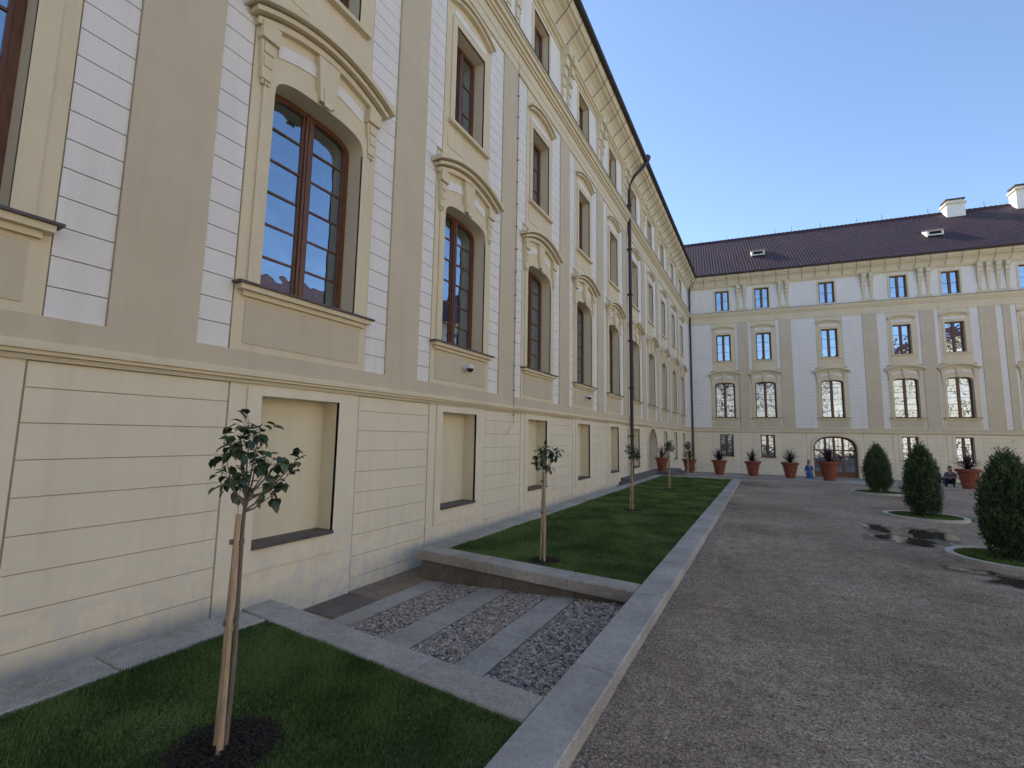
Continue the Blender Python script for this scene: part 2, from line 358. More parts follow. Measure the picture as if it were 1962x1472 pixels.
    prof=[(.03,16.05),(.14,16.08),(.14,16.16),(.2,16.18),(.24,16.32),(.34,16.5),(.48,16.62),(.62,16.68),(.62,16.76),(.72,16.78),(.78,16.9),(.80,17.0),(.3,17.02)]
    for p,q in zip(prof,prof[1:]): T.poly([(U0,p[0],p[1]),(U1,p[0],p[1]),(U1,q[0],q[1]),(U0,q[0],q[1])],CREAM)
    u=U0+.4
    gp=[(.80+.10+.10*math.cos(a),17.06+.10*math.sin(a)) for a in [math.pi+ i*math.pi/6 for i in range(7)]]
    gp=[(.79,17.12)]+gp+[(1.0,17.09)]
    for p,q in zip(gp,gp[1:]): R.poly([(U0,p[0],p[1]),(U1,p[0],p[1]),(U1,q[0],q[1]),(U0,q[0],q[1])],COPPER)
    while u<U1:
        R.tube([(u,.88,16.96),(u+.02,.84,16.74),(u+.05,.66,16.52),(u+.08,.42,16.36),(u+.1,.22,16.2)],.016,IRON,4); u+=.98
    W_.obj('walls',parent);T.obj('plaster_trim',parent);F.obj('window_frames',parent);G.obj('window_glass',parent);R.obj('gutter',parent)
def roof(parent,U0,U1,e=(.92,17.13),r=(-6.5,23.1)):
    B=MB(); n=32
    for i in range(n):
        t0,t1=i/n,(i+1)/n
        p=(e[0]+(r[0]-e[0])*t0,e[1]+(r[1]-e[1])*t0+.035);q=(e[0]+(r[0]-e[0])*t1,e[1]+(r[1]-e[1])*t1)
        B.poly([(U0,*p),(U1,*p),(U1,*q),(U0,*q)],ROOF); B.poly([(U0,p[0],p[1]-.035),(U1,p[0],p[1]-.035),(U1,*p),(U0,*p)],ROOF)
    B.poly([(U0,*r),(U1,*r),(U1,r[0]-7,e[1]),(U0,r[0]-7,e[1])],ROOF)
    for U in (U0,U1): B.poly([(U,*e),(U,*r),(U,r[0]-7,e[1])],WHITE)
    B.poly([(U0,r[0]-7,-1),(U1,r[0]-7,-1),(U1,r[0]-7,e[1]),(U0,r[0]-7,e[1])],WHITE)
    for U in (U0,U1): B.poly([(U,0,-1),(U,0,e[1]),(U,r[0]-7,e[1]),(U,r[0]-7,-1)],WHITE)
    k=U0
    while k<U1-.3:
        B.tube([(k,r[0],r[1]+.02),(k+.36,r[0],r[1]+.05)],[.12,.14],ROOF,8); k+=.36
    return B.obj('roof_tiles',parent)

# ---- left wing
L=empty('palace_wing_building',(-6,0,0),math.radians(90))
cols=[.50+4.02*k for k in range(-5,11)]
pils=[(c+1.62,c+2.48) for c in cols[:-1]]
low=[(c,'arch' if abs(c-28.64)<.1 else 'niche') for c in cols]
facade(L,-22.5,45.33,-.42,cols,pils,low,lambda c:0<c<14)
roof(L,-22.5,52)
B=MB()
B.tube([(24.1,.93,17.0),(23.75,.75,16.5),(23.3,.45,15.9),(23.1,.2,15.3),(23.1,.2,.35)],.085,COPPER,10)
B.tube([(24.3,.9,17.35),(24.1,.93,17.0)],[.2,.1],COPPER,10)
for z in (2.2,4.6,7,9.4,11.8,14.2): B.box(23.0,23.2,.05,.31,z,z+.06,COPPER)
B.tube([(45.1,.25,17.),(45.1,.2,15.5),(45.1,.2,-.7)],.08,COPPER,10)
B.tube([(10.95,.09,15.9),(10.95,.09,2.5),(10.6,.09,2.2)],.010,GROOVE,6)
for i in range(20): B.box(10.93,10.97,.065,.11,2.7+i*.66,2.72+i*.66,IRON)
B.obj('downpipe',L)
# ---- far wing
AF=.1224
Fp=empty('palace_wing_building',(-6,45.33,0),AF)
fc=[2.97,6.2,11.13,16.1,19.45,24.1,27.45,32.4]
fp=[(4.15,4.98),(7.45,8.35),(13.5,14.5),(17.3,18.22),(20.95,21.95),(22.35,22.8),(25.3,26.2),(29.4,30.3),(34,34.9)]
fl=[(2.97,'win'),(6.2,'win'),(11.08,'door'),(16.1,'win'),(19.45,'win'),(24.1,'win'),(27.45,'win'),(32.4,'win')]
facade(Fp,0,37,-.8,fc,fp,fl,lambda c:False)
roof(Fp,-8,40)
B=MB()
def chimney(u,d,z0,w,h):
    B.box(u-w/2,u+w/2,d-.5,d+.5,z0,z0+h,WHITE,True); B.box(u-w/2-.1,u+w/2+.1,d-.6,d+.6,z0+h,z0+h+.15,CREAM,True)
    B.box(u-w/2+.1,u+w/2-.1,d-.4,d+.4,z0+h+.152,z0+h+.4,WHITE,True); B.box(u-w/2-.05,u+w/2+.05,d-.55,d+.55,z0+h+.4,z0+h+.5,ROOF,True)
chimney(22.6,-6.0,21.8,1.3,1.7); chimney(27.9,-6,21.8,2.4,2.2)
for u in (6.3,19.5):
    t=.42; d=.92-7.42*t; z=17.13+5.97*t
    B.poly([(u-.55,d+.45,z-.2),(u+.55,d+.45,z-.2),(u+.55,d+.45,z+.25),(u-.55,d+.45,z+.25)],WHITE)
    B.poly([(u-.4,d+.46,z-.1),(u+.4,d+.46,z-.1),(u+.4,d+.46,z+.15),(u-.4,d+.46,z+.15)],DARK)
    B.poly([(u-.7,d+.6,z+.22),(u+.7,d+.6,z+.22),(u+.8,d-.6,z+.72),(u-.8,d-.6,z+.72)],SLATE)
    for s in (-.55,.55): B.poly([(u+s,d+.45,z-.3),(u+s,d+.45,z+.26),(u+s,d-.5,z+.66),(u+s,d-.5,z+.3)],WHITE)
for u in (1.5,4,8.5,10,12.5,15.5,17.5,21,25): B.tube([(u,-6.5,23.1),(u,-6.5,23.75)],.02,IRON,5)
B.obj('chimneys_and_hatches',Fp)
def simple_building(loc,rz,length,ncol,ztop=15.5):
    P=empty('courtyard_building',loc,rz); W_=MB();F=MB();G=MB()
    sp=length/ncol; cc=[sp*(i+.5) for i in range(ncol)]
    rowsz=[(.7,2.6),(4.1,7.2),(9.2,11.6),(13.2,14.6)]
    holes=[(c-.7,c+.7,a,b) for c in cc for a,b in rowsz]
    panel(W_,0,length,-.8,ztop,0,WHITE,holes)
    for c in cc:
        for a,b in rowsz:
            reveal(W_,c,.7,a,b,.05,-.25,CREAM); architrave(W_,c,.7,a,b,.2,0,.05,CREAM)
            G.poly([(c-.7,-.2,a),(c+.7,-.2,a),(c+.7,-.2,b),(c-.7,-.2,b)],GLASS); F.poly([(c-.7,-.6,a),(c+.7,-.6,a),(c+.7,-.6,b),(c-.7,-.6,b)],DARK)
            F.box(c-.05,c+.05,-.2,-.15,a,b,WOOD); F.box(c-.7,c+.7,-.2,-.16,(a+b)/2-.04,(a+b)/2+.04,WOOD)
        if c!=cc[-1]: W_.box(c+sp/2-.45,c+sp/2+.45,0,.07,3.2,12.6,CREAM)
    W_.box(0,length,0,.15,2.8,3.2,CREAM);W_.box(0,length,0,.3,12.6,12.9,CREAM);W_.box(0,length,0,.7,ztop-.4,ztop,CREAM)
    W_.obj('walls',P);F.obj('window_frames',P);G.obj('window_glass',P)
    roof(P,0,length,(.8,ztop+.05),(-6,ztop+4.5))
simple_building((31,49,0),math.radians(-90),72,17)
simple_building((31,-24,0),math.radians(180),37,9)

# ------------------------------------------------------------------ ground
def sheet(name,pts,z,mat,parent=None):
    me=bpy.data.meshes.new(name); me.from_pydata([(x,y,z if not callable(z) else z(x,y)) for x,y in pts],[],[tuple(range(len(pts)))]); me.materials.append(mat)
    o=bpy.data.objects.new(name,me); scn.collection.objects.link(o)
    if parent:o.parent=parent
    return o
def gravelmat(name,c1,c2,c3,rough=.9):
    m,nt,b,o=newmat(name); tc=N(nt,'ShaderNodeTexCoord'); v=N(nt,'ShaderNodeTexVoronoi'); v.inputs['Scale'].default_value=85; nt.links.new(tc.outputs['Object'],v.inputs[0])
    sx=N(nt,'ShaderNodeSeparateColor'); nt.links.new(v.outputs['Color'],sx.inputs[0])
    r=ramp(nt,sx.outputs[0],[(0,c1),(.5,c2),(1,c3)])
    n2=noise(nt,.33,5,.62); r2=ramp(nt,n2.outputs[0],[(.34,(.58,.55,.51)),(.45,(.86,.84,.81)),(.55,(1.0,.99,.98)),(.68,(1.2,1.2,1.2))])
    n3=noise(nt,5,4,.7); r3=ramp(nt,n3.outputs[0],[(.3,(.68,.67,.65)),(.65,(1.14,1.14,1.14))])
    n4=noise(nt,34,3,.7); r4=ramp(nt,n4.outputs[0],[(.32,(.66,.64,.62)),(.6,(1.12,1.12,1.12))])
    x=mixc(nt,1.0,r.outputs[0],r2.outputs[0],'MULTIPLY'); x=mixc(nt,1.0,x,r3.outputs[0],'MULTIPLY'); x=mixc(nt,1.0,x,r4.outputs[0],'MULTIPLY')
    nt.links.new(x,b.inputs['Base Color']); b.inputs['Roughness'].default_value=rough; b.inputs['Specular IOR Level'].default_value=.25
    iv=N(nt,'ShaderNodeMath',operation='SUBTRACT'); iv.inputs[0].default_value=1; nt.links.new(v.outputs['Distance'],iv.inputs[1])
    ad=N(nt,'ShaderNodeMath',operation='MULTIPLY_ADD'); nt.links.new(n4.outputs[0],ad.inputs[0]); ad.inputs[1].default_value=2.0; nt.links.new(iv.outputs[0],ad.inputs[2])
    bump(nt,ad.outputs[0],.9,.012,b); return m
GRAVEL=gravelmat('gravel',(.21,.155,.105),(.45,.36,.265),(.66,.56,.44))
PAVE=granite('cobbled_paving_stone',(.38,.345,.30))
sheet('ground',[(-400,-400),(400,-400),(400,400),(-400,400)],-.82,PAVE)
fy=lambda x:30.44-.0964*(x+1.34)
sheet('gravel_courtyard',[(-1.22,-24),(31,-24),(31,fy(31)),(-1.22,fy(-1.22))],0.0,GRAVEL)
sheet('gravel_path',[(-6,27.2),(-1.22,27.2),(-1.22,fy(-1.22)),(-6,fy(-6))],0.0,GRAVEL)
def wbox(B,x0,x1,y0,y1,z0,z1,mat,skew=0.0):
    f=lambda x,y:y-skew*(x+1.6)
    V=[(x0,f(x0,y0)),(x1,f(x1,y0)),(x1,f(x1,y1)),(x0,f(x0,y1))]; b=.012
    cx=sum(x for x,y in V)/4; cy=sum(y for x,y in V)/4
    ins=[(x+(b if x<cx else -b),y+(b if y<cy else -b),z1) for x,y in V]; ed=[(x,y,z1-b) for x,y in V]; bot=[(x,y,z0) for x,y in V]
    P=lambda pts:B.poly([(x,-y,z) for x,y,z in pts],mat)
    P(ins)
    for i in range(4):
        j=(i+1)%4; P([ins[i],ins[j],ed[j],ed[i]]); P([ed[i],ed[j],bot[j],bot[i]])
GG=lambda:random.choice([GRAN,GRAN,GRAN2])
B=MB(); y=-8.0
lens=[2.1,1.9,2.3,1.7,2.16,2.0,2.2,1.8]; i=0
while y<27.2:
    l=lens[i%len(lens)]; y1=min(y+l,27.2); wbox(B,-1.6,-1.215+random.uniform(-.008,.008),y+.004,y1-.004,-.05,.13+random.uniform(-.003,.003),GG()); y=y1; i+=1
for (ya,yb) in ((3.18,3.55),(6.41,6.80)):
    xs=[-1.603,-2.75,-4.0,-5.38] if ya<5 else [-1.603,-2.6,-4.0,-5.5]
    for a,b_ in zip(xs,xs[1:]): wbox(B,b_+.004,a-.004,ya,yb,-.03 if ya>5 else -.4,.127,GG(),.07)
for X0,X1,ys in ((-5.38,-4.87,[-8,-5.2,-2.6,-.1,2.1,3.4]),(-5.5,-5.12,[7.08,9.5,12,14.6,17,19.6,22,24.4,27.2])):
    for a,b_ in zip(ys,ys[1:]): wbox(B,X0,X1,a+.004,b_-.004,-.03,.127,GG())
wbox(B,-5.115,-1.603,26.8,27.2,0,.126,GRAN)
B.obj('granite_kerb')
B=MB(); x=-5.44
while x<-1.75:
    x1=min(x+random.uniform(.35,.7),-1.7); wbox(B,x+.004,x1-.004,6.455+random.uniform(0,.03),6.75,-.5,-.031,GRANROUGH,.07); x=x1
wbox(B,-5.43,-5.15,7.1,27,-.5,-.031,GRANROUGH); wbox(B,-5.3,-4.9,-8,3.5,-.5,-.031,GRANROUGH)
B.obj('retaining_wall')
B=MB(); x=-6.0
while x<31:
    x1=min(x+1.3,31)
    P=[(x+.004,fy(x)),(x1-.004,fy(x1)),(x1-.004,fy(x1)+.45),(x+.004,fy(x)+.45)]
    B.poly([(p[0],-p[1],.02) for p in P],BORDER); B.poly([(P[0][0],-P[0][1],0),(P[1][0],-P[1][1],0),(P[1][0],-P[1][1],.02),(P[0][0],-P[0][1],.02)],BORDER)
    P=[(x+.004,fy(x)+.454),(x1-.004,fy(x1)+.454),(x1-.004,fy(x1)+1.7),(x+.004,fy(x)+1.7)]
    B.poly([(p[0],-p[1],.016) for p in P],PAVE)
    B.poly([(P[3][0],-P[3][1],.016),(P[2][0],-P[2][1],.016),(P[2][0],-P[2][1],-.82),(P[3][0],-P[3][1],-.82)],BORDER)
    x=x1
B.obj('stone_border')
CH=-.385
B=MB(); y=-8.
while y<20.0:
    l=random.uniform(.55,.85)
    if 3<y<8:
        c=random.uniform(-5.75,-5.55)
        wbox(B,-6.0,c-.007,y+.009,y+l-.009,-.5,CH+random.uniform(-.008,.008),random.choice(SLABS)); wbox(B,c+.007,-5.3,y+.009,y+l-.009,-.5,CH+random.uniform(-.008,.008),random.choice(SLABS))
    else: wbox(B,-6.0,-5.3,y+.006,y+l-.006,-.5,CH+random.uniform(-.004,.004),random.choice(SLABS))
    y+=l
B.obj('slate_paving')
B=MB()
for i in range(4): wbox(B,-6,-5.51,20.6+i*.34,20.94+i*.34 if i<3 else 27.2,-.5,-.15+.15*i,STEP)
wbox(B,-6,-4.75,27.21,31.2,0.0,.295,STEP)
wbox(B,-6,-4.4,27.22,31.5,0.0,.15,STEP)
B.obj('stone_steps')
zz=lambda x:-.06+.088*(x+1.6)
f=lambda x,y:y-.07*(x+1.6)
B=MB()
for x0,x1 in ((-2.88,-2.47),(-4.10,-3.61),(-5.3,-4.86)):
    for ya,yb in ((3.55,4.9),(4.91,6.47)):
        P=[(x0,f(x0,ya),zz(x0)),(x1,f(x1,ya),zz(x1)),(x1,f(x1,yb),zz(x1)),(x0,f(x0,yb),zz(x0))]
        q=[(a,-b,c) for a,b,c in P]; g_=GG(); B.poly(q,g_)
        for i in range(4):
            j=(i+1)%4; B.poly([q[i],q[j],(q[j][0],q[j][1],q[j][2]-.1),(q[i][0],q[i][1],q[i][2]-.1)],g_)
B.obj('granite_band')
MORTAR=plain('dark_mortar',(.06,.05,.042),.95,.3,30)
def fastmesh(name,V,Fc,mats,mi=None,smooth=False,parent=None):
    me=bpy.data.meshes.new(name); V=np.asarray(V,np.float32); Fc=np.asarray(Fc,np.int32); k=Fc.shape[1]
    me.vertices.add(len(V)); me.vertices.foreach_set('co',V.ravel()); me.loops.add(Fc.size); me.loops.foreach_set('vertex_index',Fc.ravel())
    me.polygons.add(len(Fc)); me.polygons.foreach_set('loop_start',np.arange(0,Fc.size,k,dtype=np.int32))
    if mi is not None: me.polygons.foreach_set('material_index',np.asarray(mi,np.int32))
    if smooth: me.polygons.foreach_set('use_smooth',np.ones(len(Fc),bool))
    for m in mats: me.materials.append(m)
    me.update(calc_edges=True); me.validate()
    o=bpy.data.objects.new(name,me); scn.collection.objects.link(o)
    if parent:o.parent=parent
    return o
import bmesh
def ico(s):
    bm=bmesh.new(); bmesh.ops.create_icosphere(bm,subdivisions=s,radius=1); bm.verts.ensure_lookup_table()
    a=np.array([v.co[:] for v in bm.verts]); b=np.array([[v.index for v in fa.verts] for fa in bm.faces]); bm.free(); return a,b
ICO,ICF=ico(2)
OC=np.array([(1,0,0),(-1,0,0),(0,1,0),(0,-1,0),(0,0,1),(0,0,-1.)]); OF=np.array([(0,2,4),(2,1,4),(1,3,4),(3,0,4),(2,0,5),(1,2,5),(3,1,5),(0,3,5)])
def pebcol(name,stops):
    m,nt,b,o=newmat(name); n=noise(nt,60,2,.6); r=ramp(nt,n.outputs[0],[(.3,stops[0]),(.7,stops[1])]); nt.links.new(r.outputs[0],b.inputs['Base Color']); b.inputs['Roughness'].default_value=.6; return m
PEB=[pebcol('pebble_grey',((.26,.23,.20),(.38,.34,.30))),pebcol('pebble_light',((.46,.41,.35),(.60,.55,.48))),pebcol('pebble_warm',((.33,.24,.17),(.43,.33,.24))),pebcol('pebble_dark',((.10,.085,.075),(.17,.15,.135)))]
V=[];Fc=[];MI=[];n=0
for x0,x1 in ((-2.46,-1.62),(-3.60,-2.89),(-4.85,-4.11)):
    sheet('mortar_bed',[(x0,f(x0,3.54)),(x1,f(x1,3.54)),(x1,f(x1,6.5)),(x0,f(x0,6.5))],lambda x,y:zz(x)-.018,MORTAR)
    yy=3.55
    while yy<6.46:
        xx=x0+.02+random.uniform(0,.02)
        while xx<x1-.015:
            r=random.uniform(.014,.022); x=xx+random.uniform(-.008,.008); y=yy+random.uniform(-.010,.010)
            s=np.array([r*random.uniform(.95,1.4),r*random.uniform(.85,1.1),r*random.uniform(.55,.8)])
            a=random.uniform(0,3.14); ca,sa=math.cos(a),math.sin(a); P=ICO*s; P=np.stack([P[:,0]*ca-P[:,1]*sa,P[:,0]*sa+P[:,1]*ca,P[:,2]],1)
            P+=np.array([x,f(x,y),zz(x)-.012+random.uniform(-.005,.005)]); V.append(P);Fc.append(ICF+n);n+=len(P);MI+= [random.choices([0,1,2,3],[4,3,4,2])[0]]*len(ICF)
            xx+=.038
        yy+=.033
fastmesh('pebble_paving',np.concatenate(V),np.concatenate(Fc),PEB,MI,True)
V=[];Fc=[];MI=[];n=0
N1=26000
xs=np.concatenate([rng.uniform(-1.2,4.5,N1),-1.2+np.abs(rng.normal(0,.10,3500))]); ys=np.concatenate([1.2+rng.uniform(0,1,N1)**1.5*8.5,rng.uniform(1,12,3500)])
for x,y in zip(xs,ys):
    r=random.uniform(.003,.009)*(1+.05*y); a=random.uniform(0,3); P=OC*np.array([r*random.uniform(.8,1.5),r,r*.7]); P=np.stack([P[:,0]*math.cos(a)-P[:,1]*math.sin(a),P[:,0]*math.sin(a)+P[:,1]*math.cos(a),P[:,2]],1)+np.array([x,y,.002]); V.append(P);Fc.append(OF+n);n+=len(P);MI+=[random.choices([0,1,2,3],[4,3,5,2])[0]]*len(OF)
fastmesh('loose_gravel',np.concatenate(V),np.concatenate(Fc),PEB,MI)
def grassmat(name,c1,c2,c3):
    m,nt,b,o=newmat(name); n=noise(nt,1.1,4,.6); n2=noise(nt,45,2,.6)
    mx=N(nt,'ShaderNodeMath',operation='ADD'); nt.links.new(n.outputs[0],mx.inputs[0])
    mm=N(nt,'ShaderNodeMath',operation='MULTIPLY'); mm.inputs[1].default_value=.9; nt.links.new(n2.outputs[0],mm.inputs[0]); nt.links.new(mm.outputs[0],mx.inputs[1])
    r=ramp(nt,mx.outputs[0],[(.70,c1),(.95,c2),(1.2,c3)]); nt.links.new(r.outputs[0],b.inputs['Base Color'])
    b.inputs['Roughness'].default_value=.6; b.inputs['Specular IOR Level'].default_value=.25; return m
GB=grassmat('grass_blades',(.042,.082,.020),(.088,.155,.036),(.17,.25,.070)); SOIL=plain('lawn_soil',(.040,.060,.020),.95,.4,25); MULCH=plain('bark_mulch',(.035,.027,.021),.9,.5,60,bumpd=.01)
def lawn(x0,x1,yfun0,y1,z,n,holes,dens_pow=1.0,hgt=(.025,.05)):
    e=empty('lawn')
    P=[(x0,yfun0(x0)),(x1,yfun0(x1)),(x1,y1(x1)),(x0,y1(x0))]
    sheet('turf',P,z,SOIL,e)
    x=rng.uniform(x0,x1,n); t=rng.uniform(0,1,n)**dens_pow
    ya=np.array([yfun0(a) for a in x]); yb=np.array([y1(a) for a in x]); y=ya+(yb-ya)*t
    keep=np.ones(n,bool)
    for hx,hy,hr in holes:
        rr=np.hypot(x-hx,y-hy); keep&= rr>hr*(.80+.32*rng.uniform(0,1,n))
    x=x[keep];y=y[keep];n=len(x)
    patch=.8+.35*np.sin(x*2.1+1.3*np.sin(y*1.7))*np.sin(y*2.6+x)+.15*np.sin(x*9+y*7)
    a=rng.uniform(0,2*np.pi,n); dist=np.hypot(x,y); w=.0017*np.clip(dist/2.2,1,9); h=rng.uniform(*hgt,n)*patch; lean=rng.uniform(0,.032,n); la=rng.normal(.6,1.4,n)+np.sin(x*1.5+y)
    b0=np.stack([x-np.cos(a)*w,y-np.sin(a)*w,np.full(n,z)],1); b1=np.stack([x+np.cos(a)*w,y+np.sin(a)*w,np.full(n,z)],1)
    tp=np.stack([x+np.cos(la)*lean,y+np.sin(la)*lean,z+h],1)
    V=np.stack([b0,b1,tp],1).reshape(-1,3); Fc=np.arange(3*n).reshape(-1,3)
    fastmesh('grass_blades',V,Fc,[GB],parent=e); return e
lawn(-4.865,-1.605,lambda x:-1.0,lambda x:3.175-.07*(x+1.6),.09,170000,[(-3.17,1.99,.36)],.75,(.03,.058))
lawn(-5.115,-1.605,lambda x:6.805-.07*(x+1.6),lambda x:26.79,.085,120000,[(-3.32,7.36,.28),(-3.43,13.63,.3),(-3.54,20.2,.3)],1.7,(.03,.055))
# ------------------------------------------------------------------ young trees
def leafmat(name,c1,c2,rough=.35):
    m,nt,b,o=newmat(name); n=noise(nt,9,3,.6); r=ramp(nt,n.outputs[0],[(.35,c1),(.65,c2)]); nt.links.new(r.outputs[0],b.inputs['Base Color']); b.inputs['Roughness'].default_value=rough; b.inputs['Specular IOR Level'].default_value=.5; return m
LEAF=leafmat('broad_leaf',(.020,.044,.018),(.042,.078,.030)); LEAF2=leafmat('broad_leaf_light',(.055,.10,.035),(.085,.14,.05))
def leaf(c,dirv,up,l,w,V,Fc,MI,mi):
    d=Vector(dirv).normalized(); s=d.cross(Vector(up)).normalized(); u=s.cross(d).normalized(); c=Vector(c)
    pts=[c, c+d*l*.3+s*w*.95+u*w*.3, c+d*l*.68+s*w*.85+u*w*.15, c+d*l-u*l*.18, c+d*l*.68-s*w*.85+u*w*.15, c+d*l*.3-s*w*.95+u*w*.3, c+d*l*.33, c+d*l*.7-u*.03*l]
    i=len(V); V+= [tuple(p) for p in pts]
    for t in ((0,1,6),(1,2,7),(1,7,6),(2,3,7),(0,6,5),(6,7,5),(7,4,5),(7,3,4)): Fc.append((i+t[0],i+t[1],i+t[2])); MI.append(mi)
Rv=Vector((.8778,.479,0))
def tree(x,y,z,clusters,htop,nl,lsize,seed,mulch=.36):
    random.seed(seed); e=empty('young_tree',(x,y,z)); B=MB(); Pt=lambda p:(p[0],-p[1],p[2])
    zt=htop
    trunk=[(0,0,0),(.012,.01,.5),(-.004,.012,1.0),(.006,.0,1.4),(.015,0,zt)]
    B.tube([Pt(p) for p in trunk],[.018,.016,.014,.013,.011],BARK,7)
    for sx,sy,h in ((-.040,-.020,1.46),(.012,-.045,1.50)): B.tube([Pt((sx*1.5,sy,0)),Pt((sx*1.1+.004,sy,h*.5)),Pt((sx*.65,sy*.8,h))],[.021,.020,.018],STAKE,8)
    for zt_ in (.78,1.30):
        for k in range(3): B.tube([Pt((-.06,-.03,zt_+k*.011)),Pt((-.01,-.072,zt_+.01+k*.011)),Pt((.035,-.02,zt_+k*.011)),Pt((-.015,.03,zt_+k*.011)),Pt((-.06,-.03,zt_+k*.011))],.006,BARK,5)
    V=[];Fc=[];MI=[]
    for (cx,cy,cz,r) in clusters:
        st=Vector((.015,0,zt-.12*random.random())); en=Vector((cx,cy,cz)); mid=(st+en)/2+Vector((random.uniform(-.03,.03),random.uniform(-.03,.03),-.03))
        B.tube([Pt(st),Pt(mid),Pt(en)],[.008,.006,.003],BARK,5)
        for k in range(max(3,int(nl*r/.12))):
            q=Vector((random.gauss(0,1),random.gauss(0,1),random.gauss(0,1))).normalized()*r*random.uniform(.2,1)
            c=en+q; tw=en+q*.2
            if k%3==0: B.tube([Pt(tw),Pt(c)],[.003,.0015],BARK,4)
            dv=q.normalized()+Vector((0,0,-.5+random.uniform(-.3,.3)))
            leaf(c,dv,Vector((random.uniform(-.5,.5),random.uniform(-.5,.5),1)),lsize*random.uniform(.7,1.2),lsize*random.uniform(.30,.40),V,Fc,MI,1 if random.random()<.25 else 0)
    B.obj('trunk_and_stakes',e)
    fastmesh('foliage',V,Fc,[LEAF,LEAF2],MI,True,e)
    V=[];Fc=[];n=0
    for k in range(2200 if y<5 else 500):
        a=random.uniform(0,6.283); r=mulch*math.sqrt(random.random())*random.uniform(.9,1.12); s=np.array([random.uniform(.006,.022),random.uniform(.004,.012),.004]); an=random.uniform(0,3)
        P=OC*s; P=np.stack([P[:,0]*math.cos(an)-P[:,1]*math.sin(an),P[:,0]*math.sin(an)+P[:,1]*math.cos(an),P[:,2]+P[:,0]*random.uniform(-.5,.5)],1)+np.array([r*math.cos(a),r*math.sin(a),.012+.03*max(0,1-r/mulch)*random.random()]); V.append(P);Fc.append(OF+n);n+=len(P)
    fastmesh('mulch_bed',np.concatenate(V),np.concatenate(Fc),[MULCH,],parent=e)
    P=[(mulch*math.cos(k*.2513),mulch*math.sin(k*.2513)) for k in range(25)]
    sheet('soil',P,.006,MULCH,e)
    return e
def cl(px,py,r,dep=0):
    q=Rv*((px-455)/278)+Vector((-.479,.878,0))*dep; return (q.x,q.y,1.62+(960-py)/278,r/278)
t1=[cl(455,835,36,0),(cl(430,850,28,.05)),cl(482,838,24,-.05),cl(425,880,26,-.08),cl(460,880,28,.08),cl(500,900,22,0),cl(532,885,24,-.05),cl(525,925,22,.05),cl(440,935,28,-.05),cl(485,945,26,.06),cl(412,925,20,.05),cl(547,895,14,0),cl(505,960,20,0),cl(465,915,18,-.1),cl(448,862,28,-.06)]
tree(-3.17,1.99,.09,t1,1.62,17,.080,3)
for i,(x,y,h,sd_) in enumerate(((-3.32,7.31,1.55,11),(-3.43,13.63,1.5,12),(-3.54,20.2,1.6,13),(-3.66,26.3,1.55,14))):
    random.seed(sd_); c=[]
    for k in range(12):
        a=random.uniform(0,6.28); r=random.uniform(.02,.17); c.append((r*math.cos(a),r*math.sin(a),h+.02+random.uniform(0,.32),random.uniform(.07,.12)))
    tree(x,y,.085,c,h-.05,15,.085,sd_,mulch=.26)
